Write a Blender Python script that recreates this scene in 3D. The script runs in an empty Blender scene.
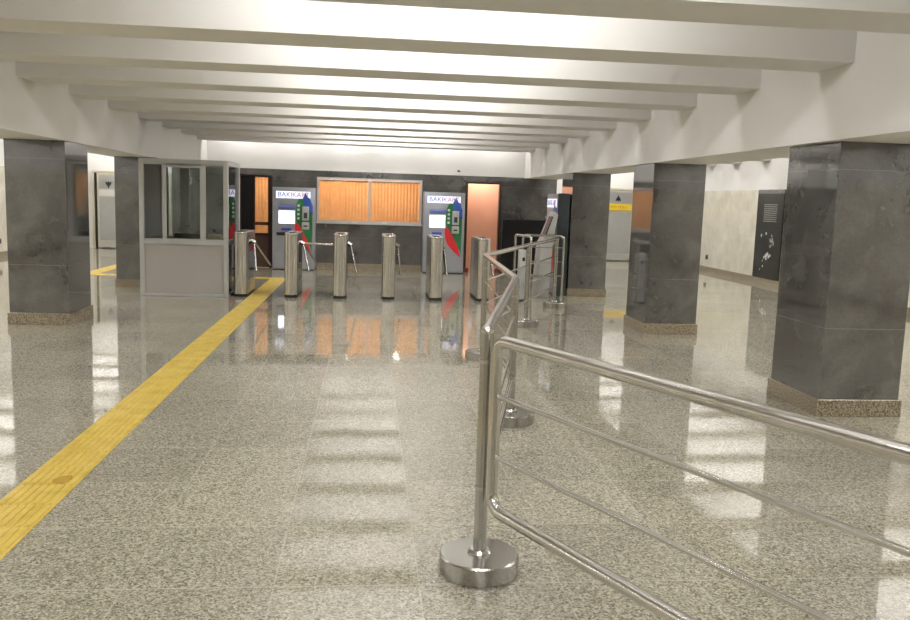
import bpy, bmesh, math, random
from mathutils import Vector, Matrix, Euler
random.seed(7)
scn = bpy.context.scene
COL = scn.collection
PI = math.pi

# ------------------------------------------------------------------ helpers
def s2l(c):
    return tuple(((v/12.92) if v <= .04045 else ((v+.055)/1.055)**2.4) for v in c)
def rgb(r, g, b):
    return s2l((r/255, g/255, b/255)) + (1,)

class NT:
    def __init__(self, name):
        self.m = bpy.data.materials.new(name); self.m.use_nodes = True
        self.t = self.m.node_tree; self.t.nodes.clear()
        self.out = self.t.nodes.new('ShaderNodeOutputMaterial')
    def n(self, typ, **kw):
        nd = self.t.nodes.new('ShaderNode'+typ)
        for k, v in kw.items():
            if k in ('op',): nd.operation = v
            elif k == 'ins':
                for kk, vv in v.items():
                    if isinstance(vv, bpy.types.NodeSocket): self.t.links.new(vv, nd.inputs[kk])
                    else: nd.inputs[kk].default_value = vv
            else: setattr(nd, k, v)
        return nd
    def math(self, op, a, b=None, c=None):
        nd = self.n('Math', op=op)
        for i, v in enumerate((a, b, c)):
            if v is None: continue
            if isinstance(v, bpy.types.NodeSocket): self.t.links.new(v, nd.inputs[i])
            else: nd.inputs[i].default_value = v
        return nd.outputs[0]
    def mix(self, f, a, b, blend='MIX'):
        nd = self.n('Mix', data_type='RGBA', blend_type=blend)
        for i, v in ((0, f), (6, a), (7, b)):
            if isinstance(v, bpy.types.NodeSocket): self.t.links.new(v, nd.inputs[i])
            else: nd.inputs[i].default_value = v
        return nd.outputs[2]
    def ramp(self, f, stops):
        nd = self.n('ValToRGB'); r = nd.color_ramp
        while len(r.elements) < len(stops): r.elements.new(.5)
        for e, (p, c) in zip(r.elements, stops): e.position = p; e.color = c
        self.t.links.new(f, nd.inputs[0]); return nd.outputs[0]
    def bsdf(self, color, rough=.5, metal=0., spec=.5, bump=None, bstr=.1, bdist=.002, **kw):
        nd = self.n('BsdfPrincipled')
        for k, v in (('Base Color', color), ('Roughness', rough), ('Metallic', metal), ('Specular IOR Level', spec)) + tuple(kw.items()):
            if isinstance(v, bpy.types.NodeSocket): self.t.links.new(v, nd.inputs[k])
            else: nd.inputs[k].default_value = v
        if bump is not None:
            b = self.n('Bump', ins={'Height': bump, 'Strength': bstr, 'Distance': bdist})
            self.t.links.new(b.outputs[0], nd.inputs['Normal'])
        self.t.links.new(nd.outputs[0], self.out.inputs[0]); return self.m
    def pos(self): return self.n('NewGeometry').outputs['Position']
    def noise(self, vec, scale, detail=2, rough=.5):
        return self.n('TexNoise', ins={'Vector': vec, 'Scale': scale, 'Detail': detail, 'Roughness': rough}).outputs[0]

def plain(name, c, rough=.5, metal=0., spec=.5, var=.06, scale=6., emit=None, estr=0.):
    t = NT(name); p = t.n('TexCoord').outputs['Object']
    nz = t.noise(p, scale, 3)
    c2 = tuple(max(0, v*(1-var)) for v in c[:3])+(1,); c1 = tuple(min(1, v*(1+var)) for v in c[:3])+(1,)
    col = t.ramp(nz, [(.3, c2), (.7, c1)])
    kw = {}
    if emit: kw = {'Emission Color': emit, 'Emission Strength': estr}
    return t.bsdf(col, rough, metal, spec, **kw)

# ------------------------------------------------------------------ materials
def mat_floor():
    t = NT('polished_granite_floor'); p = t.pos()
    xyz = t.n('SeparateXYZ', ins={0: p})
    fx = t.math('DIVIDE', t.math('ADD', xyz.outputs[0], .36), .6)
    fy = t.math('DIVIDE', t.math('SUBTRACT', xyz.outputs[1], 3.34), .65)
    cx, cy = t.math('FLOOR', fx), t.math('FLOOR', fy)
    cell = t.n('CombineXYZ', ins={0: cx, 1: cy}).outputs[0]
    wn = t.n('TexWhiteNoise', noise_dimensions='3D', ins={'Vector': cell}).outputs[0]
    gx = t.math('ABSOLUTE', t.math('SUBTRACT', t.math('FRACT', fx), .5))
    gy = t.math('ABSOLUTE', t.math('SUBTRACT', t.math('FRACT', fy), .5))
    j = t.math('MAXIMUM', t.math('GREATER_THAN', gx, .4955), t.math('GREATER_THAN', gy, .4935))
    vor = t.n('TexVoronoi', ins={'Vector': p, 'Scale': 105.}).outputs['Color']
    sp = t.n('SeparateColor', ins={0: vor}).outputs[0]
    sp2 = t.n('SeparateColor', ins={0: t.n('TexVoronoi', ins={'Vector': p, 'Scale': 190.}).outputs['Color']}).outputs[0]
    big = t.noise(p, 1.3, 3)
    base = t.ramp(sp, [(.0, rgb(112, 107, 94)), (.25, rgb(158, 152, 134)), (.6, rgb(186, 180, 160)), (1., rgb(216, 211, 193))])
    base = t.mix(t.math('MULTIPLY', t.math('LESS_THAN', sp2, .16), .7), base, rgb(84, 79, 72))
    tone = t.math('ADD', .74, t.math('ADD', t.math('MULTIPLY', wn, .19), t.math('MULTIPLY', big, .16)))
    toneC = t.n('CombineColor', ins={0: tone, 1: tone, 2: tone}).outputs[0]
    base = t.mix(1., base, toneC, 'MULTIPLY')
    base = t.mix(t.math('MULTIPLY', j, .55), base, rgb(205, 198, 182))
    # worn, duller slabs along the walking line in the middle of the hall
    near = t.math('MULTIPLY', t.math('LESS_THAN', xyz.outputs[1], 7.89),
                  t.math('MULTIPLY', t.math('GREATER_THAN', xyz.outputs[0], -1.56), t.math('LESS_THAN', xyz.outputs[0], 1.44)))
    lane = t.math('MULTIPLY', t.math('GREATER_THAN', xyz.outputs[0], -.36), t.math('LESS_THAN', xyz.outputs[0], .24))
    rough = t.math('ADD', .03, t.math('MULTIPLY', near, t.math('SUBTRACT', .15, t.math('MULTIPLY', lane, .14))))
    rough = t.math('ADD', rough, t.math('MULTIPLY', wn, .03))
    return t.bsdf(base, rough, 0, .5, IOR=1.6)

def mat_stone(name, dark, mid, light, rough=.1, joints=(.70, 1.93), ior=2.1):
    t = NT(name); p = t.pos()
    w = t.n('VectorMath', operation='ADD', ins={0: p}); 
    dist = t.n('TexNoise', ins={'Vector': p, 'Scale': 2.2, 'Detail': 4}).outputs['Color']
    sc = t.n('VectorMath', operation='SCALE', ins={0: dist}); sc.inputs['Scale'].default_value = .5
    t.t.links.new(sc.outputs[0], w.inputs[1])
    n1 = t.noise(w.outputs[0], 2.6, 6, .6)
    n2 = t.noise(p, 40, 3, .6)
    f = t.math('ADD', t.math('MULTIPLY', n1, .8), t.math('MULTIPLY', n2, .2))
    col = t.ramp(f, [(.34, dark), (.5, mid), (.68, light)])
    z = t.n('SeparateXYZ', ins={0: p}).outputs[2]
    jm = None
    for h in joints:
        k = t.math('LESS_THAN', t.math('ABSOLUTE', t.math('SUBTRACT', z, h)), .0025)
        jm = k if jm is None else t.math('MAXIMUM', jm, k)
    if jm is not None: col = t.mix(t.math('MULTIPLY', jm, .35), col, rgb(150, 146, 140))
    return t.bsdf(col, rough, 0, .5, IOR=ior)

def mat_granite(name, cols, scale=110, rough=.15):
    t = NT(name); p = t.pos()
    n = t.noise(p, scale, 2, .6)
    return t.bsdf(t.ramp(n, [(.36, cols[0]), (.5, cols[1]), (.64, cols[2])]), rough)

def mat_plaster(name, c, rough=.75):
    t = NT(name); p = t.pos()
    n = t.noise(p, 1.2, 4); n2 = t.noise(p, 60, 2)
    col = t.ramp(n, [(.3, tuple(v*.955 for v in c[:3])+(1,)), (.7, c)])
    return t.bsdf(col, rough, 0, .2, bump=n2, bstr=.05)

def mat_steel(name, c=(.70, .68, .65, 1), rough=.26, vertical=True):
    t = NT(name); p = t.n('TexCoord').outputs['Object']
    mp = t.n('Mapping', ins={'Vector': p})
    mp.inputs['Scale'].default_value = (160, 160, 1.2) if vertical else (4, 4, 4)
    n = t.noise(mp.outputs[0], 1., 3)
    col = t.ramp(n, [(.25, tuple(v*.95 for v in c[:3])+(1,)), (.75, tuple(min(1, v*1.04) for v in c[:3])+(1,))])
    r = t.math('ADD', rough-.04, t.math('MULTIPLY', n, .08))
    return t.bsdf(col, r, 1., .5)

def mat_glass(name, tint=(.9, .93, .93, 1)):
    t = NT(name)
    tr = t.n('BsdfTransparent', ins={'Color': tint}); gl = t.n('BsdfGlossy', ins={'Roughness': .02, 'Color': (.95, .97, 1, 1)})
    fr = t.n('Fresnel', ins={'IOR': 1.5})
    mx = t.n('MixShader', ins={0: fr.outputs[0], 1: tr.outputs[0], 2: gl.outputs[0]})
    t.t.links.new(mx.outputs[0], t.out.inputs[0]); return t.m

def mat_emit(name, c, s):
    t = NT(name); e = t.n('Emission', ins={'Color': c, 'Strength': s})
    t.t.links.new(e.outputs[0], t.out.inputs[0]); return t.m

def mat_blind():
    t = NT('orange_blind_fabric'); p = t.pos()
    n = t.noise(p, 9, 3)
    col = t.ramp(n, [(.3, rgb(240, 212, 172)), (.7, rgb(250, 226, 190))])
    d = t.n('BsdfDiffuse', ins={'Color': col}); tr = t.n('BsdfTranslucent', ins={'Color': col})
    mx = t.n('MixShader', ins={0: .6, 1: d.outputs[0], 2: tr.outputs[0]})
    t.t.links.new(mx.outputs[0], t.out.inputs[0]); return t.m

def mat_tactile():
    t = NT('yellow_tactile_tile'); p = t.pos()
    xyz = t.n('SeparateXYZ', ins={0: p})
    n = t.noise(p, 7, 4); n2 = t.noise(p, 60, 2)
    col = t.ramp(t.math('ADD', t.math('MULTIPLY', n, .7), t.math('MULTIPLY', n2, .3)), [(.32, rgb(200, 172, 70)), (.52, rgb(222, 195, 94)), (.7, rgb(232, 210, 124))])
    dy = t.math('ABSOLUTE', t.math('SUBTRACT', t.math('FRACT', t.math('DIVIDE', t.math('ADD', xyz.outputs[1], 5.15), .3)), .5))
    dx = t.math('FRACT', t.math('DIVIDE', t.math('ADD', xyz.outputs[0], 1.847), .0405))
    jm = t.math('MULTIPLY', t.math('LESS_THAN', dy, .022), t.math('MULTIPLY', t.math('GREATER_THAN', dx, .2), t.math('LESS_THAN', dx, .75)))
    col = t.mix(t.math('MULTIPLY', jm, .6), col, rgb(176, 140, 40))
    return t.bsdf(col, .38, 0, .4)

M = {}
M['floor'] = mat_floor()
M['stone'] = mat_stone('grey_stone_cladding', rgb(54, 53, 52), rgb(72, 71, 70), rgb(94, 92, 90), .06)
M['marble'] = mat_stone('beige_marble_cladding', rgb(198, 193, 176), rgb(214, 209, 194), rgb(228, 224, 211), .16, joints=(1.0,), ior=1.5)
M['plinth'] = mat_granite('brown_granite_plinth', (rgb(72, 62, 50), rgb(138, 126, 105), rgb(170, 160, 138)))
M['white'] = mat_plaster('white_plaster', rgb(233, 231, 228))
M['steel'] = mat_steel('brushed_steel')
M['rail'] = mat_steel('polished_rail_steel', (.60, .585, .56, 1), .18, vertical=False)
M['postm'] = mat_steel('post_steel', (.44, .43, .41, 1), .22)
M['alu'] = plain('grey_aluminium', rgb(192, 192, 190), .35, .25, var=.03)
M['panel'] = plain('grey_booth_panel', rgb(168, 163, 158), .45, var=.03, scale=2)
M['machine'] = plain('grey_machine_paint', rgb(150, 152, 158), .4, .2, var=.03)
M['black'] = plain('black_plastic', rgb(22, 21, 22), .35)
M['blackwall'] = plain('black_board', rgb(8, 7, 10), .5, var=.2, spec=.25)
M['darkside'] = plain('dark_slate_panel', rgb(48, 56, 60), .3)
M['rubber'] = plain('black_rubber', rgb(20, 18, 18), .6)
M['glass'] = mat_glass('clear_glass')
M['darkglass'] = plain('smoked_glass', rgb(22, 26, 24), .05, spec=.8)
M['yellow'] = mat_tactile()
M['yellowjoint'] = plain('worn_yellow_joint', rgb(176, 140, 40), .6)
M['blind'] = mat_blind()
M['orange'] = plain('orange_wall_paint', rgb(232, 172, 142), .7, var=.03)
M['darkwood'] = plain('dark_red_wood', rgb(40, 14, 14), .35, var=.3)
M['brownpanel'] = plain('brown_door_panel', rgb(70, 52, 42), .4, var=.15)
M['redwood'] = plain('red_door_stop', rgb(120, 26, 14), .4)
M['offwhite'] = plain('off_white_plastic', rgb(220, 218, 212), .4, var=.03)
M['header'] = mat_emit('lit_header_sign', rgb(238, 240, 255), 1.4)
M['screen'] = mat_emit('lit_screen', rgb(236, 240, 255), 2.6)
M['blue'] = plain('blue_print', rgb(52, 88, 170), .4)
M['hood'] = plain('pale_blue_plastic', rgb(104, 114, 176), .4)
M['navy'] = plain('navy_print', rgb(36, 42, 120), .4)
M['green'] = plain('green_print', rgb(30, 104, 56), .4)
M['red'] = plain('red_print', rgb(206, 34, 44), .4)
M['bluetext'] = plain('blue_lettering', rgb(50, 60, 160), .5)
M['redtext'] = plain('red_lettering', rgb(180, 40, 70), .5)
M['lidreflect'] = plain('lid_orange_reflection', rgb(186, 142, 112), .22, .8)  # steel lid with the orange window's reflection put into its colour; unused
M['signyellow'] = plain('yellow_sign_face', rgb(236, 200, 30), .5)
M['signtext'] = plain('dark_lettering', rgb(150, 96, 20), .5)
M['gate'] = mat_steel('gate_steel', (.50, .505, .52, 1), .34)
M['gatepanel'] = plain('frosted_grey_panel', rgb(166, 166, 164), .35, var=.05)
M['gateframe'] = plain('cream_gate_frame', rgb(206, 200, 180), .4, .2)
M['plaque'] = mat_granite('black_granite_plaque', (rgb(16, 16, 16), rgb(24, 24, 23), rgb(52, 52, 49)), 26, .25)
M['etch'] = plain('pale_etching', rgb(150, 150, 146), .6)
M['etchwhite'] = plain('white_etching', rgb(225, 225, 222), .6)
M['desk'] = plain('desk_laminate', rgb(150, 140, 122), .4)
M['paper'] = plain('cream_paper', rgb(226, 214, 178), .7)
M['tube'] = mat_emit('lit_bulb', (1.0, .985, .97, 1), 50.)
M['metalgrey'] = plain('grey_metal_housing', rgb(190, 190, 188), .4, .3)

# ------------------------------------------------------------------ bmesh tools
def new(): return bmesh.new()
def box(bm, x0, y0, z0, x1, y1, z1, bev=0., seg=2):
    b = bmesh.new()
    bmesh.ops.create_cube(b, size=1)
    bmesh.ops.scale(b, vec=(x1-x0, y1-y0, z1-z0), verts=b.verts)
    bmesh.ops.translate(b, vec=((x0+x1)/2, (y0+y1)/2, (z0+z1)/2), verts=b.verts)
    if bev: bmesh.ops.bevel(b, geom=list(b.edges), offset=bev, segments=seg, affect='EDGES', profile=.5)
    merge(bm, b); return bm
def merge(bm, b, smooth=None):
    me = bpy.data.meshes.new('tmp'); b.to_mesh(me); b.free(); bm.from_mesh(me); bpy.data.meshes.remove(me)
def fillet(pts, r, n=6, closed=False):
    pts = [Vector(p) for p in pts]; out = []; N = len(pts)
    for i, p in enumerate(pts):
        if not closed and i in (0, N-1): out.append(p); continue
        a, c = pts[i-1], pts[(i+1) % N]
        u = (a-p).normalized(); v = (c-p).normalized()
        ang = u.angle(v)
        if ang > PI-.02: out.append(p); continue
        d = min(r/math.tan(ang/2), (a-p).length*.48, (c-p).length*.48); rr = d*math.tan(ang/2)
        cen = p+(u+v).normalized()*(rr/math.sin(ang/2))
        s = p+u*d-cen; e = p+v*d-cen; tot = s.angle(e); ax = s.cross(e).normalized()
        for k in range(n+1): out.append(cen+Matrix.Rotation(tot*k/n, 3, ax) @ s)
    return out
def tube(bm, pts, r, seg=14, closed=False, cap=True):
    pts = [Vector(p) for p in pts]; N = len(pts)
    t0 = (pts[1]-pts[0]).normalized()
    ref = Vector((0, 0, 1)) if abs(t0.z) < .9 else Vector((1, 0, 0))
    nrm = (ref-t0*ref.dot(t0)).normalized(); rings = []; prev = t0
    for i, p in enumerate(pts):
        if closed: t = (pts[(i+1) % N]-pts[i-1]).normalized()
        elif i == 0: t = t0
        elif i == N-1: t = (pts[i]-pts[i-1]).normalized()
        else: t = ((pts[i+1]-p).normalized()+(p-pts[i-1]).normalized()).normalized()
        q = prev.rotation_difference(t); nrm = (q @ nrm); nrm = (nrm-t*nrm.dot(t)).normalized(); prev = t
        bn = t.cross(nrm)
        k = 1.
        if 0 < i < N-1 or closed:
            a = (p-pts[i-1]).normalized(); k = 1/max(.5, a.dot(t))
        sd = (pts[(i+1) % N]-p).normalized()-(p-pts[i-1]).normalized() if (closed or 0 < i < N-1) else Vector()
        ring = []
        for s in range(seg):
            v = nrm*math.cos(2*PI*s/seg)+bn*math.sin(2*PI*s/seg)
            if sd.length > 1e-6:
                u = sd.normalized(); v = v+u*(v.dot(u))*(k-1)
            ring.append(bm.verts.new(p+v*r))
        rings.append(ring)
    M_ = N if closed else N-1
    for i in range(M_):
        a, b = rings[i], rings[(i+1) % N]
        for s in range(seg):
            f = bm.faces.new((a[s], a[(s+1) % seg], b[(s+1) % seg], b[s])); f.smooth = True
    if cap and not closed:
        bm.faces.new(list(reversed(rings[0]))); bm.faces.new(rings[-1])
    return bm
def lathe(bm, prof, cx=0, cy=0, seg=40):
    rings = []
    for r, z in prof:
        if r < 1e-6: rings.append([bm.verts.new((cx, cy, z))])
        else: rings.append([bm.verts.new((cx+r*math.cos(2*PI*s/seg), cy+r*math.sin(2*PI*s/seg), z)) for s in range(seg)])
    for a, b in zip(rings, rings[1:]):
        for s in range(seg):
            A = [a[s % len(a)], a[(s+1) % len(a)]]; B = [b[(s+1) % len(b)], b[s % len(b)]]
            vs = []
            for v in A+B:
                if v not in vs: vs.append(v)
            if len(vs) > 2: bm.faces.new(vs).smooth = False
    return bm
def prism(bm, poly, axis, d0, d1, bev=0.):
    """poly = 2D points; axis 'x','y','z' is the extrusion axis"""
    b = bmesh.new()
    def P(u, v, d): return {'x': (d, u, v), 'y': (u, d, v), 'z': (u, v, d)}[axis]
    A = [b.verts.new(P(u, v, d0)) for u, v in poly]; B = [b.verts.new(P(u, v, d1)) for u, v in poly]
    b.faces.new(A); b.faces.new(list(reversed(B)))
    n = len(poly)
    for i in range(n): b.faces.new((A[i], B[i], B[(i+1) % n], A[(i+1) % n]))
    if bev: bmesh.ops.bevel(b, geom=list(b.edges), offset=bev, segments=2, affect='EDGES', profile=.5)
    merge(bm, b); return bm

def finish(name, bm, mat, parent=None, loc=None, rz=0, smooth=True):
    bmesh.ops.recalc_face_normals(bm, faces=bm.faces)
    me = bpy.data.meshes.new(name); bm.to_mesh(me); bm.free()
    if smooth:
        for p in me.polygons: p.use_smooth = True
        try: me.set_sharp_from_angle(angle=math.radians(35))
        except Exception: pass
    me.materials.append(mat)
    return link(name, me, parent, loc, rz)
def link(name, me, parent=None, loc=None, rz=0):
    o = bpy.data.objects.new(name, me); COL.objects.link(o)
    if parent: o.parent = parent
    if loc: o.location = loc
    o.rotation_euler = (0, 0, rz); return o
def tag(o, label, cat, group=None):
    o['label'] = label; o['category'] = cat
    if group: o['group'] = group
    return o
def thing(name, label, cat, loc, rz=0, group=None):
    return tag(link(name, None, None, loc, rz), label, cat, group)
def struct(name, bm, mat, parent=None):
    o = finish(name, bm, mat, parent); o['kind'] = 'structure'; return o
def bx(*a, **k): return box(new(), *a, **k)
def text_mesh(s, size, mat, name, parent, loc, rot, depth=.001, align='CENTER'):
    c = bpy.data.curves.new(name, 'FONT'); c.body = s; c.size = size; c.extrude = depth
    c.align_x = align; c.align_y = 'CENTER'
    o = bpy.data.objects.new(name+'_tmp', c); COL.objects.link(o)
    dg = bpy.context.evaluated_depsgraph_get()
    me = bpy.data.meshes.new_from_object(o.evaluated_get(dg)); me.name = name
    bpy.data.objects.remove(o); bpy.data.curves.remove(c)
    me.materials.clear(); me.materials.append(mat)
    o = link(name, me, parent, loc); o.rotation_euler = rot; return o

# ------------------------------------------------------------------ hall dimensions (metres; camera stands at the origin)
XL, XR = -8.3, 8.7          # aisle walls
Y0, YB, YE = -6.0, 18.85, 24.0   # behind the camera, office front, end of the aisles
ZS, ZR, ZB, ZC = 3.2, 2.68, 2.14, 2.05
BI, BO = 3.47, 4.22         # inner and outer face of the long beams

struct('floor', bx(XL-.3, Y0-.3, -.2, XR+.3, YE+.5, 0), M['floor'])
struct('ceiling', bx(XL-.3, Y0-.3, ZS, XR+.3, YE+.5, ZS+.2), M['white'])
# aisle walls: marble below, plaster above
for side, x0, x1 in (('left', XL-.3, XL), ('right', XR, XR+.3)):
    struct('wall_'+side, bx(x0, Y0-.3, 0, x1, YE+.5, ZC), M['marble'])
    struct('wall_'+side+'_upper', bx(x0, Y0-.3, ZC, x1, YE+.5, ZS), M['white'])
    d = .02 if side == 'left' else -.02
    xa = XL if side == 'left' else XR
    struct('baseboard_'+side, bx(min(xa, xa+d), Y0, 0, max(xa, xa+d), YE, .12), M['plinth'])
struct('wall_rear', bx(XL, Y0-.3, 0, XR, Y0, ZS), M['marble'])
for side, x0, x1 in (('far_left', XL, -4.2), ('far_right', 4.2, XR)):
    struct('wall_'+side, bx(x0, YE, 0, x1, YE+.5, ZS), M['white'])
# long beams and cross ribs
struct('ceiling_beam', bx(-BO, Y0, ZB, -BI, YE, ZS), M['white'])
struct('ceiling_beam', bx(BI, Y0, ZB, BO, YE, ZS), M['white'])
PITCH, RW, R0 = 1.48, .49, 5.93
ribs = [R0+PITCH*k for k in range(-7, 12)]
for y in ribs:
    spans = [(XL, -BO), (-BI, BI), (BO, XR)] if y < YB-.6 else [(XL, -BO), (BO, XR)]
    bm = new()
    for a, b in spans: box(bm, a, y, ZR, b, y+RW, ZS)
    struct('ceiling_rib', bm, M['white'])

# office front wall with openings: door, window, door
def wall_open(name, xs, openings, y0, y1, z0, z1, mat):
    bm = new(); x = xs[0]
    for a, b, za, zb in openings:
        box(bm, x, y0, z0, a, y1, z1)
        if za > z0: box(bm, a, y0, z0, b, y1, za)
        if zb < z1: box(bm, a, y0, zb, b, y1, z1)
        x = b
    box(bm, x, y0, z0, xs[1], y1, z1)
    return struct(name, bm, mat)
D1, WN, D2 = (-2.80, -2.09, 0, 2.02), (-1.13, 1.18, 1.04, 2.02), (2.17, 2.95, 0, 2.02)
wall_open('wall_back', (-BO, BO), [D1, WN, D2], YB, YB+.15, 0, 2.155, M['stone'])
struct('wall_back_upper', bx(-BO, YB-.01, 2.155, BO, YB+.15, ZS), M['white'])
struct('baseboard_back', bx(-1.12, YB-.02, 0, 1.21, YB, .14), M['plinth'])
for nm, x in (('left', -BO), ('right', BO-.15)):
    struct('wall_office_'+nm, bx(x, YB+.15, 0, x+.15, YE, ZB), M['stone'])
struct('wall_office_rear', bx(-BO+.15, 20.35, 0, BO-.15, 20.45, ZS), M['orange'])

# ------------------------------------------------------------------ columns
shaft = plinth = None
def column(x, y, label):
    global shaft, plinth
    c = thing('square_column', label, 'column', (x, y, 0))
    if shaft is None:
        bm = bx(-.335, 0, .13, .335, .8, ZB, bev=.004, seg=1)
        shaft = finish('shaft', bm, M['stone'], c).data
        bm = bx(-.355, -.02, 0, .355, .82, .135, bev=.004, seg=1)
        plinth = finish('plinth', bm, M['plinth'], c).data
    else:
        link('shaft', shaft, c); link('plinth', plinth, c)
column(-3.825, 10.25, 'grey stone column on the left of the hall, standing free of the booth')
column(-3.80, 14.4, 'grey stone column just behind the glass booth, partly hidden by it')
column(3.90, 6.17, 'large near grey stone column at the right edge of the photo')
column(3.845, 10.25, 'grey stone column in the middle of the right row, before the right aisle')
column(3.835, 14.4, 'farthest grey stone column on the right, next to the turned ticket machine')

# ------------------------------------------------------------------ tactile strip
def strip(name, rects, label):
    t = thing(name, label, 'tactile paving', (0, 0, 0))
    bm = new()
    for x0, y0, x1, y1 in rects:
        box(bm, x0, y0, 0, x1, y1, .004)
        alongy = (y1-y0) > (x1-x0)
        L = (y1-y0) if alongy else (x1-x0); n = max(1, int(round(L/.3)))
        for k in range(n):
            for i in range(7):                       # raised guide ribs of each tile
                w0 = .028+.0405*i-.010
                a, b = L*k/n+.012, L*(k+1)/n-.012
                if alongy: box(bm, x0+w0, y0+a, .003, x0+w0+.022, y0+b, .0075)
                else: box(bm, x0+a, y0+w0, .003, x0+b, y0+w0+.022, .0075)
    finish('tile_strip', bm, M['yellow'], t, smooth=False)
    b2 = new(); prism(b2, [(-1.69, 4.62), (-1.63, 4.60), (-1.60, 4.68), (-1.62, 4.74), (-1.67, 4.73), (-1.70, 4.67)], 'z', .0074, .0082)
    finish('stain', b2, M['yellowjoint'], t)
strip('tactile_strip', [(-1.85, -5.0, -1.55, 16.6), (-5.40, 16.3, -1.85, 16.6), (-5.40, 16.6, -5.10, 23.5)],
      'yellow tactile guide strip running along the floor past the turnstiles to the left aisle')

# ------------------------------------------------------------------ turnstiles
def capsule(w, l, n=10):
    r = w/2; pts = []
    for k in range(n+1): a = PI+PI*k/n; pts.append((r*math.cos(a), r*.62+r*.62*math.sin(a)))
    for k in range(n+1): a = PI*k/n; pts.append((r*math.cos(a), l-r*.62+r*.62*math.sin(a)))
    return pts
TS = {}
def turnstile(x, label, arms):
    t = thing('turnstile', label, 'turnstile', (x, 13.33, 0), 0, 'row of turnstiles')
    W, L = .21, 1.02
    if not TS:
        bm = new(); prism(bm, capsule(W, L), 'z', .045, .985); TS['cabinet'] = finish('cabinet', bm, M['steel'], t).data
        bm = new(); prism(bm, [(u*.97, .015+v*.97) for u, v in capsule(W, L)], 'z', 0, .045); TS['base_skirt'] = finish('base_skirt', bm, M['rubber'], t).data
        bm = new(); box(bm, .1045, .2, .25, .108, .84, .90, bev=.001, seg=1); TS['side_door'] = finish('side_door', bm, M['darkglass'], t).data
        bm = new(); prism(bm, capsule(W, L), 'z', .985, 1.012, bev=.006); TS['lid'] = finish('lid', bm, M['steel'], t).data
        bm = new(); lathe(bm, [(0, 1.012), (.05, 1.012), (.046, 1.022), (.0, 1.026)], 0, .17, 24); TS['card_reader'] = finish('card_reader', bm, M['black'], t).data
        bm = new(); box(bm, -.05, .40, 1.012, .05, .60, 1.02, bev=.003, seg=1); TS['display'] = finish('display', bm, M['black'], t).data
        bm = new(); tube(bm, [(.10, .5, .86), (.15, .5, .83), (.165, .5, .82)], .036, 20); TS['hub'] = finish('hub', bm, M['postm'], t).data
    else:
        for k in ('cabinet', 'base_skirt', 'side_door', 'lid', 'card_reader', 'display', 'hub'): link(k, TS[k], t)
    for d in arms:
        d = Vector(d).normalized(); s = Vector((.15, .5, .835))
        bm = new(); tube(bm, [s, s+d*.47], .0165, 12); bmesh.ops.create_uvsphere(bm, u_segments=12, v_segments=8, radius=.0165, matrix=Matrix.Translation(s+d*.47))
        finish('arm', bm, M['rail'], t)
down = [(.12, -.35, -.93), (.5, .35, -.79)]
tx = [-1.97, -1.19, -.43, .34, 1.10, 1.86]
turnstile(tx[0], 'steel turnstile right beside the glass booth, left of the yellow strip', down)
turnstile(tx[1], 'steel turnstile with its arm held level across the passage, before the left ticket machine', [(1, 0, -.02), (.45, .5, -.75), (.2, -.25, -.85)])
turnstile(tx[2], 'steel turnstile reached by the level arm, under the left half of the orange window', [(.22, -.2, -.92), (.2, .5, -.8)])
turnstile(tx[3], 'steel turnstile under the right half of the orange window, fourth from the booth', [(.1, -.2, -.95), (.12, .5, -.8)])
turnstile(tx[4], 'steel turnstile standing before the right ticket machine', [(.08, .2, -.95), (.1, -.3, -.9)])
turnstile(tx[5], 'steel turnstile before the orange doorway, next to the railing', [(.08, .2, -.95), (.1, -.3, -.9)])

# swing gate at the end of the row
g = thing('gate_pillar', 'short pale gate pillar under a bent steel hand loop behind the railing', 'gate pillar', (2.52, 13.45, 0))
finish('pillar', bx(-.07, 0, .03, .07, .16, .84, bev=.02), M['metalgrey'], g)
finish('base_skirt', bx(-.08, -.01, 0, .08, .17, .03), M['rubber'], g)
finish('key_plate', bx(-.022, -.004, .66, .022, 0, .72, bev=.001, seg=1), M['black'], g)
bm = new(); tube(bm, fillet([(.10, -.05, 0), (.10, -.05, 1.06), (-.04, .62, 1.06), (-.04, .62, 0)], .06), .021)
finish('hand_loop', bm, M['rail'], g)
g = thing('swing_gate', 'low tubular steel swing gate leaf between the pale pillar and the farthest right column', 'gate', (2.60, 14.02, 0))
bm = new(); tube(bm, fillet([(0, 0, .03), (0, 0, 1.06), (.71, .03, 1.06), (.71, .03, 0)], .07), .02)
finish('frame', bm, M['rail'], g)
for z, r in ((.86, .009), (.62, .009), (.38, .018)):
    bm = new(); tube(bm, [(0, 0, z), (.71, .03, z)], r, 10); finish('bar', bm, M['rail'], g)

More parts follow.
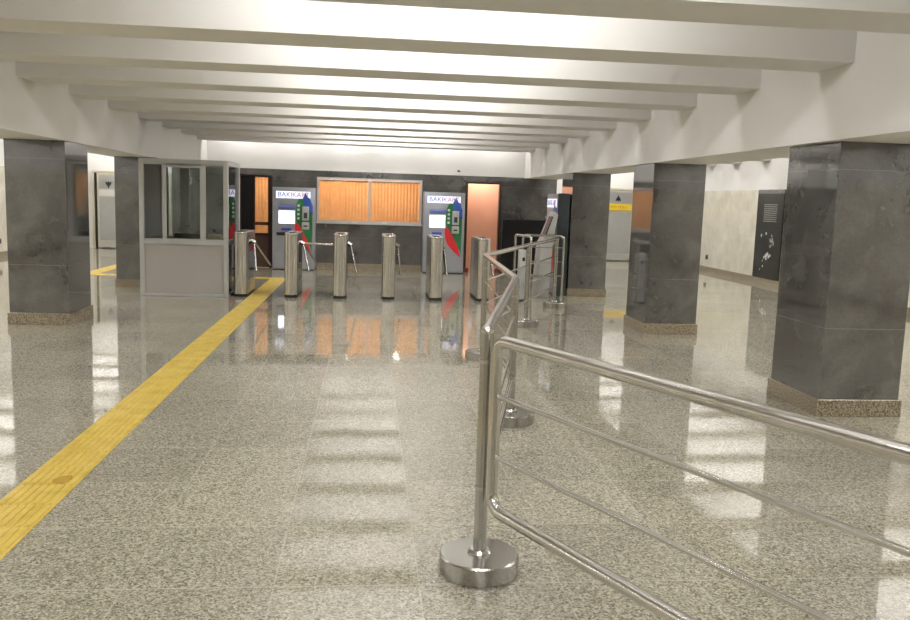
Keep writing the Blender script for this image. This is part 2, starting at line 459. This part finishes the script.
# ------------------------------------------------------------------ railing
RZ = 1.06
P = [(1.60, 1.17), (.507, 3.46), (1.06, 5.93), (1.185, 8.41), (2.07, 10.73), (2.90, 12.78)]
RP = {}
def rail_post(i, label):
    t = thing('railing_post', label, 'railing post', (P[i][0], P[i][1], 0), 0, 'railing posts on round steel feet')
    if not RP:
        bm = new(); lathe(bm, [(0, 0), (.160, 0), (.160, .008), (.172, .010), (.172, .078), (.166, .086), (0, .088)], seg=64)
        RP['foot'] = finish('foot', bm, M['postm'], t).data
        bm = new(); lathe(bm, [(.028, .088), (.052, .088), (.052, .094), (.040, .106), (.028, .108)], seg=32)
        RP['collar'] = finish('collar', bm, M['rail'], t).data
        bm = new(); tube(bm, [(0, 0, .085), (0, 0, RZ-.005)], .028, 28); RP['pole'] = finish('pole', bm, M['postm'], t).data
        bm = new(); lathe(bm, [(.028, .925), (.0325, .925), (.0325, .94), (.028, .94)], seg=28); RP['clamp_a'] = finish('clamp', bm, M['rail'], t).data
        bm = new(); lathe(bm, [(.028, .375), (.0325, .375), (.0325, .39), (.028, .39)], seg=28); RP['clamp_b'] = finish('clamp', bm, M['rail'], t).data
        bm = new(); bmesh.ops.create_uvsphere(bm, u_segments=24, v_segments=12, radius=.0285, matrix=Matrix.Translation((0, 0, RZ-.003)))
        RP['cap'] = finish('cap', bm, M['rail'], t).data
    else:
        for k in RP: link(k.split('_')[0], RP[k], t)
rail_post(1, 'nearest railing post on a round steel foot, in the middle foreground')
rail_post(0, 'railing post at the near end of the big foreground panel, past the right edge')
rail_post(2, 'second railing post from the viewer, its foot just behind the big foreground panel')
rail_post(3, 'railing post at the leftward corner of the zigzag, half hidden behind the nearest post')
rail_post(4, 'railing post beyond the zigzag corner, before the pale gate pillar')
rail_post(5, 'farthest railing post, before the swing gate and the turned ticket machine')
def rail_panel(i, j, label):
    a, b = Vector(P[i]+(0,)), Vector(P[j]+(0,)); d = (b-a); L = d.length; ang = math.atan2(d.y, d.x)
    t = thing('guard_railing', label, 'railing', (a.x, a.y, 0), ang, 'railing panels between the posts')
    bm = new(); tube(bm, [(0, 0, RZ), (L, 0, RZ)], .025, 20); finish('handrail', bm, M['rail'], t)
    for z in (.80, .565):
        bm = new(); tube(bm, [(.02, 0, z), (L-.02, 0, z)], .0095, 10); finish('bar', bm, M['rail'], t)
    bm = new(); tube(bm, [(.02, 0, .335), (L-.02, 0, .335)], .018, 14); finish('bottom_rail', bm, M['rail'], t)
    bm = new()
    for x in (.05, L-.05):
        bm = new(); tube(bm, [(x-.02, 0, .335), (x+.02, 0, .335)], .026, 14); finish('rail_socket', bm, M['rail'], t)
rail_panel(1, 2, 'first railing panel behind the nearest post, handrail running up to the second post')
rail_panel(2, 3, 'railing panel bending left from the second post to the zigzag corner')
rail_panel(3, 4, 'railing panel from the zigzag corner towards the pale gate pillar')
rail_panel(4, 5, 'farthest railing panel, before the turned ticket machine')
# big framed panel of the foreground
a, b = Vector(P[1]+(0,)), Vector(P[0]+(0,)); d = b-a; L = d.length; ang = math.atan2(d.y, d.x)
t = thing('guard_railing', 'large framed steel railing panel across the right foreground', 'railing', (a.x, a.y, 0), ang, 'railing panels between the posts')
bm = new(); tube(bm, fillet([(.075, 0, .31), (.075, 0, 1.035), (L-.075, 0, 1.035), (L-.075, 0, .31)], .075, 8, True), .026, 18, True); finish('frame', bm, M['rail'], t)
for z in (.80, .54):
    bm = new(); tube(bm, [(.08, 0, z), (L-.08, 0, z)], .0105, 12); finish('bar', bm, M['rail'], t)
for z in (.9325, .3825):
    finish('bracket', bx(.03, -.008, z-.008, .075, .008, z+.008), M['postm'], t); finish('bracket', bx(L-.075, -.008, z-.008, L-.03, .008, z+.008), M['postm'], t)

# ------------------------------------------------------------------ booth
bo = thing('ticket_booth', 'grey aluminium attendant booth with sliding glass windows beside the turnstiles', 'booth', (-3.46, 13.27, 0))
W, D, H = 1.32, 1.22, 2.09
fr = new(); p = .07
for x in (0, W-p):
    for y in (0, D-p): box(fr, x, y, .0, x+p, y+p, H, bev=.004, seg=1)
for z0, z1 in ((0, .04), (.80, .87), (H-.07, H)):
    for y in (0, D-p): box(fr, p, y, z0, W-p, y+p, z1, bev=.003, seg=1)
    for x in (0, W-p): box(fr, x, p, z0, x+p, D-p, z1, bev=.003, seg=1)
finish('frame', fr, M['alu'], bo)
finish('front_panel', bx(p, .02, .04, W-p, .05, .80), M['panel'], bo)
finish('back_panel', bx(p, D-.05, .04, W-p, D-.02, .80), M['panel'], bo)
finish('side_panel', bx(.02, p, .04, .05, D-p, .80), M['panel'], bo)
finish('side_panel', bx(W-.05, p, .04, W-.02, D-p, .80), M['darkglass'], bo)['label'] = 'dark glossy side panel'
finish('roof', bx(.01, .01, H-.03, W-.01, D-.01, H), M['alu'], bo)
finish('window_pane', bx(p, .035, .87, W-p, .04, H-.07), M['glass'], bo)
finish('window_pane', bx(W-.04, p, .87, W-.035, D-p, H-.07), M['glass'], bo)
finish('side_panel', bx(.02, p, .87, .05, D-p, H-.07), M['panel'], bo)
finish('window_pane', bx(p, D-.04, .87, W-p, D-.035, H-.07), M['glass'], bo)
s = new()
for x0, x1 in ((.34, .40), (.90, .985)): box(s, x0, .01, .87, x1, .035, H-.07, bev=.003, seg=1)
box(s, .40, .012, H-.125, .90, .033, H-.07); box(s, p, .012, H-.09, W-p, .033, H-.07); box(s, p, .012, .87, W-p, .033, .885)
finish('sliding_sash', s, M['alu'], bo)
s = new(); box(s, .36, D-.06, .87, .50, D-.01, H-.07, bev=.004, seg=1); box(s, .47, D-.07, .87, .51, D-.06, H-.1)
finish('back_post', s, M['alu'], bo)
s = new(); tube(s, fillet([(.46, D-.07, 1.05), (.46, D-.12, 1.05), (.54, D-.12, 1.05)], .01), .008, 10)
finish('door_handle', s, M['rail'], bo)
dk = thing('desk', 'brown desk inside the glass booth under the windows', 'desk', (-3.37, 13.36, 0))
finish('tabletop', bx(0, 0, .865, 1.12, .52, .895, bev=.003, seg=1), M['desk'], dk)
for x in (.02, 1.07): finish('leg', bx(x, .04, 0, x+.03, .48, .865), M['desk'], dk)
k = tag(finish('keyboard', bx(0, 0, 0, .42, .16, .07, bev=.008), M['black'], None, (-2.99, 13.44, .895)), 'black flat console lying on the desk in the booth', 'console')
pp = thing('paper_stack', 'small stack of cream papers on the booth desk by the right window', 'papers', (-2.46, 13.40, .895))
for q in range(3): finish('sheet', bx(-.02+.01*q, 0, .02*q, .18, .13-.01*q, .02*q+.018), M['paper'], pp)

# ------------------------------------------------------------------ ticket machines
def bez(pts, n=8):
    out = []; N = len(pts)                      # Catmull-Rom through pts
    for i in range(N-1):
        a, b, c, d_ = pts[max(0, i-1)], pts[i], pts[i+1], pts[min(N-1, i+2)]
        for k in range(n):
            u = k/n
            out.append(tuple(.5*((2*b[q])+(-a[q]+c[q])*u+(2*a[q]-5*b[q]+4*c[q]-d_[q])*u*u+(-a[q]+3*b[q]-3*c[q]+d_[q])*u**3) for q in (0, 1)))
    out.append(pts[-1]); return out
def ticket_machine(loc, rz, label, depth=.42, side=None):
    t = thing('ticket_machine', label, 'ticket machine', loc, rz, None)
    H = 1.77
    finish('body', bx(0, 0, .02, .90, depth, H, bev=.012), M['machine'], t)
    finish('base_skirt', bx(.02, .02, 0, .88, depth-.01, .02), M['rubber'], t)
    hd = finish('header_sign', bx(.075, -.012, 1.535, .80, 0, 1.685, bev=.002, seg=1), M['header'], t)
    text_mesh('BAKI', .145, M['bluetext'], 'lettering', hd, (.265, -.0135, 1.61), (PI/2, 0, 0))
    text_mesh('KART', .145, M['redtext'], 'lettering', hd, (.60, -.0135, 1.61), (PI/2, 0, 0))
    finish('service_door', bx(.012, -.006, .05, .888, 0, .375, bev=.002, seg=1), M['machine'], t)
    s = new(); prism(s, [(-.05, 1.37), (-.012, 1.39), (0, 1.39), (0, 1.31), (-.05, 1.33)], 'x', .13, .50); finish('screen_hood', s, M['hood'], t)
    bz = finish('screen_bezel', bx(.115, -.012, .985, .49, 0, 1.30, bev=.003, seg=1), M['metalgrey'], t)
    finish('screen', bx(.135, -.016, 1.0, .47, -.012, 1.27), M['screen'], bz)
    kp = finish('keypad', bx(.19, -.03, .85, .40, 0, .90, bev=.003, seg=1), M['bluetext'], t)
    finish('ticket_tray', bx(.09, -.03, .74, .27, 0, .81, bev=.004, seg=1), M['black'], t)
    # printed flame shapes
    G = bez([(.62, 1.61), (.52, 1.46), (.485, 1.25), (.51, 1.02), (.57, .87)])+bez([(.57, .87), (.68, .70), (.80, .52), (.835, .38)])+[(.845, .9), (.845, 1.30), (.70, 1.46), (.66, 1.55)]
    s = new(); prism(s, G, 'y', -.003, 0); finish('green_print', s, M['green'], t)
    B = bez([(.64, 1.56), (.665, 1.40), (.76, 1.28), (.845, 1.24)])+[(.85, 1.38)]+bez([(.845, 1.38), (.80, 1.53), (.74, 1.58), (.70, 1.68)])+[(.67, 1.60)]
    s = new(); prism(s, B, 'y', -.0142, 0); finish('blue_print', s, M['blue'], t)
    s = new(); prism(s, [(.80, 1.46), (.85, 1.40), (.85, 1.20), (.80, 1.22)], 'y', -.0055, 0); finish('navy_print', s, M['navy'], t)
    R_ = bez([(.475, 1.03), (.55, .99), (.66, .80), (.76, .60), (.83, .36)])+bez([(.83, .36), (.66, .50), (.53, .66), (.475, .84), (.475, 1.03)])
    s = new(); prism(s, R_, 'y', -.0065, 0); finish('red_print', s, M['red'], t)
    for z in (1.36, 1.27, 1.18, 1.09):
        finish('pictogram', bx(.525, -.007, z, .575, 0, z+.05, bev=.004, seg=1), M['offwhite'], t)
    r1 = finish('card_unit', bx(.63, -.045, 1.07, .775, 0, 1.37, bev=.012), M['metalgrey'], t)
    finish('card_slot', bx(.665, -.05, 1.12, .74, -.044, 1.24, bev=.002, seg=1), M['darkside'], r1)
    r2 = finish('coin_unit', bx(.625, -.035, .88, .78, 0, 1.04, bev=.01), M['metalgrey'], t)
    finish('coin_slot', bx(.66, -.04, .94, .745, -.034, .97), M['black'], r2)
    if side: finish('side_panel', bx(.901, -.005, .0, .915, depth, H+.01, bev=.002, seg=1), side, t)['label'] = 'dark slate side panel'
    return t
ticket_machine((-2.04, 18.42, 0), 0, 'grey ticket machine with lit header, left of the orange window')
ticket_machine((1.20, 18.42, 0), 0, 'grey ticket machine with lit header, beside the orange doorway')
ticket_machine((3.26, 15.30, 0), -PI/2, 'ticket machine turned side on, against the farthest right column', depth=.20, side=M['darkside'])
# slanted terminal before it
k = thing('information_terminal', 'pale sloping terminal with a black screen before the turned ticket machine', 'terminal', (2.955, 14.09, 0))
s = new(); prism(s, [(-.08, 0), (.14, 0), (.18, 1.02), (.25, 1.42), (.19, 1.47), (.02, 1.0), (-.03, .9)], 'y', 0, .42, bev=.01); finish('body', s, M['metalgrey'], k)
s = new(); prism(s, [(.035, 1.05), (.05, 1.045), (.165, 1.38), (.15, 1.385)], 'y', -.004, .30); finish('screen', s, M['black'], k)

# black low screen wall right of the doorway
bp = thing('low_partition', 'black low partition along the dark wall right of the orange doorway', 'partition', (2.98, 18.62, 0))
finish('panel', bx(0, 0, .04, 1.2, .1, 1.22, bev=.004, seg=1), M['blackwall'], bp)
for x in (.06, 1.0): finish('foot', bx(x, -.12, 0, x+.10, .2, .04, bev=.008), M['black'], bp)

# ------------------------------------------------------------------ office window, doors
w = link('window_1', None, None, (0, YB, 0)); w['kind'] = 'structure'
s = new(); a, b, z0, z1 = WN; f = .045
box(s, a, -.02, z0, b, .06, z0+f); box(s, a, -.02, z1-f, b, .06, z1); box(s, a, -.02, z0+f, a+f, .06, z1-f); box(s, b-f, -.02, z0+f, b, .06, z1-f)
finish('frame', s, M['alu'], w); finish('mullion', bx(-.01, -.02, z0+f, .045, .06, z1-f), M['alu'], w)
finish('sill', bx(a-.02, -.05, z0-.03, b+.02, 0, z0), M['alu'], w)
finish('pane', bx(a+f, .02, z0+f, -.01, .025, z1-f), M['glass'], w); finish('pane', bx(.045, .02, z0+f, b-f, .025, z1-f), M['glass'], w)
def blind(x0, x1, z0, z1, y, label, n):
    t = thing('vertical_blind', label, 'blind', (x0, y, z0))
    finish('head_rail', bx(0, -.015, z1-z0-.03, x1-x0, .015, z1-z0), M['offwhite'], t)
    s = new(); pw = (x1-x0)/n
    for i in range(n):
        xa = i*pw-.004; xb = (i+1)*pw+.004
        pr = [(xa, -.012+.002*random.random()), ((xa+xb)/2, -.02), (xb, .012), (xb, .0135), ((xa+xb)/2, -.0185), (xa, -.0105)]
        prism(s, pr, 'z', .0, z1-z0-.03)
    finish('slats', s, M['blind'], t, smooth=False)
blind(-1.08, -.02, 1.09, 1.97, YB+.10, 'orange vertical blind behind the left half of the office window', 15)
blind(.05, 1.13, 1.09, 1.97, YB+.10, 'orange vertical blind behind the right half of the office window', 15)
for (px, nm) in ((-.35, 'left'), (.30, 'right')):
    q = tag(finish('paper_slip', bx(0, 0, 0, .12, .03, .025), M['offwhite'], None, (px, YB-.045, 1.04)), 'small white slip lying on the %s part of the office window sill' % nm, 'paper')

d1 = link('door_1', None, None, (D1[0], YB, 0)); d1['kind'] = 'structure'; dw = D1[1]-D1[0]
s = new(); box(s, 0, -.01, 0, .035, .12, 2.02); box(s, dw-.06, -.01, 0, dw, .12, 2.02); box(s, .035, -.01, 1.985, dw-.06, .12, 2.02)
finish('frame', s, M['darkwood'], d1)
finish('dark_leaf', bx(.035, .02, .01, .31, .06, 1.985), M['blackwall'], d1)
s = new(); box(s, .31, .03, .01, .335, .07, 1.985); box(s, .335, .03, .93, dw-.06, .07, 1.0); box(s, .335, .03, .70, dw-.06, .07, .76); box(s, dw-.095, .03, .01, dw-.06, .07, 1.985)
finish('glazed_leaf', s, M['darkwood'], d1)
finish('lower_panel', bx(.335, .04, .01, dw-.095, .06, .70), M['brownpanel'], d1)
finish('pane', bx(.335, .048, .76, dw-.095, .052, 1.985), M['glass'], d1)
blind(D1[0]+.32, D1[1]-.05, .76, 2.0, YB+.12, 'orange slatted blind behind the glazed left doorway', 5)
d2 = link('door_2', None, None, (D2[0], YB, 0)); d2['kind'] = 'structure'; dw = D2[1]-D2[0]
s = new(); box(s, 0, -.015, 0, .035, .15, 2.02); box(s, dw-.035, -.015, 0, dw, .15, 2.02); box(s, .035, -.015, 1.985, dw-.035, .15, 2.02)
finish('frame', s, M['darkwood'], d2)
s = new(); box(s, -.0, -.06, 0, .09, -.015, .10, bev=.004, seg=1); box(s, dw-.09, -.06, 0, dw+.0, -.015, .10, bev=.004, seg=1); finish('door_stop', s, M['redwood'], d2)
struct('trim_1', bx(2.0, 19.75, 0, 3.2, 19.80, 2.6), M['orange'])

# ------------------------------------------------------------------ aisle gates
def gate(x0, n, label, strip_c):
    t = link('door_%d' % n, None, None, (x0, YE, 0)); t['kind'] = 'structure'
    s = new(); box(s, -.12, -.1, 0, -.07, 0, 2.1); box(s, 1.9, -.1, 0, 1.95, 0, 2.1); box(s, -.07, -.1, 2.05, 1.9, 0, 2.1); finish('outer_frame', s, M['gateframe'], t)
    s = new(); box(s, -.06, -.07, 0, -.02, 0, 2.05); box(s, .93, -.075, 0, .95, 0, 2.05); finish('dark_gap', s, M['black'], t)
    for x in (0, .96):
        lf = finish('leaf', bx(x, -.09, .02, x+.92, -.01, 2.04, bev=.004, seg=1), M['gateframe'], t)
        finish('top_panel', bx(x+.06, -.096, 1.62, x+.86, -.09, 1.99), M['gate'], lf)
        finish('lower_panel', bx(x+.06, -.096, .22, x+.86, -.09, 1.40), M['gatepanel'], lf)
        finish('kick_plate', bx(x+.06, -.096, .04, x+.86, -.09, .20), M['alu'], lf)
    return t
def emblem(name, x, z, up, label):
    s = new(); sg = 1 if up else -1
    pts = [(u*.75, v*1.5) for u, v in [(-.10, -.05), (-.085, .0), (-.03, .03), (0, .075), (.03, .03), (.085, .0), (.10, -.05), (.04, -.03), (0, -.055), (-.04, -.03)]]
    prism(s, [(u, sg*v) for u, v in pts], 'y', 0, .03)
    tag(finish(name, s, M['black'], None, (x, YE-.126, z)), label, 'emblem')
gate(-7.33, 3, '', None); gate(5.76, 4, '', None)
emblem('door_emblem', -7.02, 1.74, False, 'small black emblem pointing down on the left aisle steel door')
emblem('door_emblem', 7.17, 1.80, True, 'small black emblem pointing up on the right aisle steel door')
tag(finish('door_plate', bx(0, 0, 0, .80, .004, .16), M['offwhite'], None, (-7.27, YE-.1, 1.43)), 'blank white band across the left aisle steel door', 'plate')
t = thing('exit_sign', 'yellow sign with small lettering on the right aisle steel door', 'sign', (7.15, YE-.13, 1.56))
finish('sign_board', bx(-.41, 0, -.09, .41, .03, .09, bev=.003, seg=1), M['signyellow'], t)
text_mesh('ÇIXIŞ YOLU', .11, M['signtext'], 'lettering', t, (0, -.001, 0), (PI/2, 0, 0))

# ------------------------------------------------------------------ right wall plaque and fittings
t = thing('memorial_plaque', 'tall black stone plaque with etched text and white flowers on the right wall', 'plaque', (XR, 17.0, 0))
finish('slab', bx(-.035, 0, .12, 0, 1.2, 1.96, bev=.003, seg=1), M['plaque'], t)
finish('top_band', bx(-.034, 0, 1.96, 0, 1.2, 2.05), M['stone'], t)
s = new()
for i in range(9):
    y = .86
    while y > .28:
        l = random.uniform(.03, .10)
        box(s, -.0365, max(.26, y-l), 1.72-.045*i, -.035, y, 1.735-.045*i); y -= l+.016
finish('etched_text', s, M['etch'], t)
s = new()
for i in range(26):
    a = random.random()*2*PI; r = .12*math.sqrt(random.random())
    y, z = .40+r*math.cos(a)*.8, .93+r*1.2*math.sin(a)
    bmesh.ops.create_uvsphere(s, u_segments=8, v_segments=5, radius=random.uniform(.012, .03), matrix=Matrix.Translation((-.034, y, z)) @ Matrix.Diagonal((.15, 1, 1, 1)))
finish('etched_portrait', s, M['etch'], t)
s = new()
for y, z, r in ((.62, .62, .04), (.55, .66, .035), (.70, .58, .03), (.50, .60, .03), (.60, .55, .028), (.44, .63, .03), (.76, .50, .02), (.74, .38, .025), (.86, .30, .02), (.9, 1.05, .03), (.68, 1.1, .03)):
    for a in range(5):
        yy, zz = y+r*.7*math.cos(a*1.257), z+r*.7*math.sin(a*1.257)
        bmesh.ops.create_uvsphere(s, u_segments=8, v_segments=5, radius=r*.5, matrix=Matrix.Translation((-.034, yy, zz)) @ Matrix.Diagonal((.15, 1, 1, 1)))
finish('etched_flowers', s, M['etchwhite'], t)
def socket(loc, sgn, label):  # plate and insert
    t = thing('wall_socket', label, 'socket', loc)
    finish('cover_plate', bx(min(0, sgn*.02), -.06, -.06, max(0, sgn*.02), .06, .06, bev=.004, seg=1), M['black'], t)
    finish('insert', bx(min(sgn*.02, sgn*.026), -.03, -.03, max(sgn*.02, sgn*.026), .03, .03), M['rubber'], t)
socket((XR, 20.9, .36), -1, 'small black wall socket low on the right marble wall')
socket((XL, 20.05, .36), 1, 'small black wall socket low on the left marble wall')
t = thing('wall_camera', 'tiny black camera on the white band above the dark back wall', 'camera', (1.98, YB-.01, 2.25))
s = new(); box(s, -.03, -.03, -.02, .03, 0, .02, bev=.004, seg=1); finish('mount', s, M['black'], t)
s = new(); tube(s, [(0, -.03, 0), (0, -.08, -.01)], .016, 12); finish('lens', s, M['black'], t)

# ------------------------------------------------------------------ lamps: tubes fixed up between the ribs
LT = {}
def lamp(x, y, n, gap=.5):
    t = thing('ceiling_lamp', 'white globe lamp bar fixed high between two ceiling ribs', 'lamp', (x, y, 3.05), 0, 'lamp bars between the ceiling ribs')
    if n not in LT:
        b = finish('housing', bx(-.52*n*gap, -.05, .08, .52*n*gap, .05, .15, bev=.005, seg=1), M['offwhite'], t).data
        m = []
        for k in range(n):
            s = new(); bmesh.ops.create_icosphere(s, subdivisions=2, radius=.085, matrix=Matrix.Translation((gap*(k-(n-1)/2), 0, .0)))
            m.append(finish('bulb', s, M['tube'], t).data)
        LT[n] = (b, m)
    else:
        link('housing', LT[n][0], t)
        for q in LT[n][1]: link('bulb', q, t)
for y in ribs:
    yc = y+(PITCH+RW)/2
    if yc < YB: lamp(.42 if yc < YB-.4 else .0, y+RW+.16, *((5, .5) if yc < YB-.4 else (6, 1.1)))
    if yc < YE-.3:
        lamp(-6.3, yc, 5); lamp(6.45, yc, 5)
def point(name, loc, e, c, r=.15):
    l = bpy.data.lights.new(name, 'POINT'); l.energy = e; l.color = c; l.shadow_soft_size = r
    o = bpy.data.objects.new(name, l); COL.objects.link(o); o.location = loc
for x in (-2.3, -.6, .65): point('office_lamp', (x, 19.9, 2.2), 74, (1, .95, .86))
point('office_lamp', (2.6, 19.3, 2.4), 42, (1, .94, .88))

# ------------------------------------------------------------------ world, camera, view
wd = bpy.data.worlds.new('World'); scn.world = wd; wd.use_nodes = True
wd.node_tree.nodes['Background'].inputs[0].default_value = (1, .97, .93, 1)
wd.node_tree.nodes['Background'].inputs[1].default_value = .1
yaw, pitch, roll, F = math.radians(6.0534), math.radians(7.411), math.radians(1.8261), 841.2
f = Vector((math.sin(yaw)*math.cos(pitch), math.cos(yaw)*math.cos(pitch), -math.sin(pitch)))
r = Vector((math.cos(yaw), -math.sin(yaw), 0)); u = r.cross(f)
r2 = r*math.cos(roll)+u*math.sin(roll); u2 = u*math.cos(roll)-r*math.sin(roll)
cam = bpy.data.cameras.new('Camera'); co = bpy.data.objects.new('Camera', cam); COL.objects.link(co)
mw = Matrix((r2, u2, -f)).transposed().to_4x4(); mw.translation = (0, 0, 1.6); co.matrix_world = mw
cam.sensor_width = 36; cam.lens = F/910*36; cam.clip_start = .05; cam.clip_end = 200
scn.camera = co
scn.view_settings.view_transform = 'Standard'; scn.view_settings.look = 'None'
scn.view_settings.gamma = 1; scn.view_settings.use_curve_mapping = False
scn.view_settings.exposure = 0.
scn.cycles.use_denoising = True
scn.cycles.caustics_reflective = False; scn.cycles.blur_glossy = 1.0; scn.cycles.max_bounces = 10; scn.cycles.transparent_max_bounces = 16
scn.cycles.sample_clamp_indirect = 6
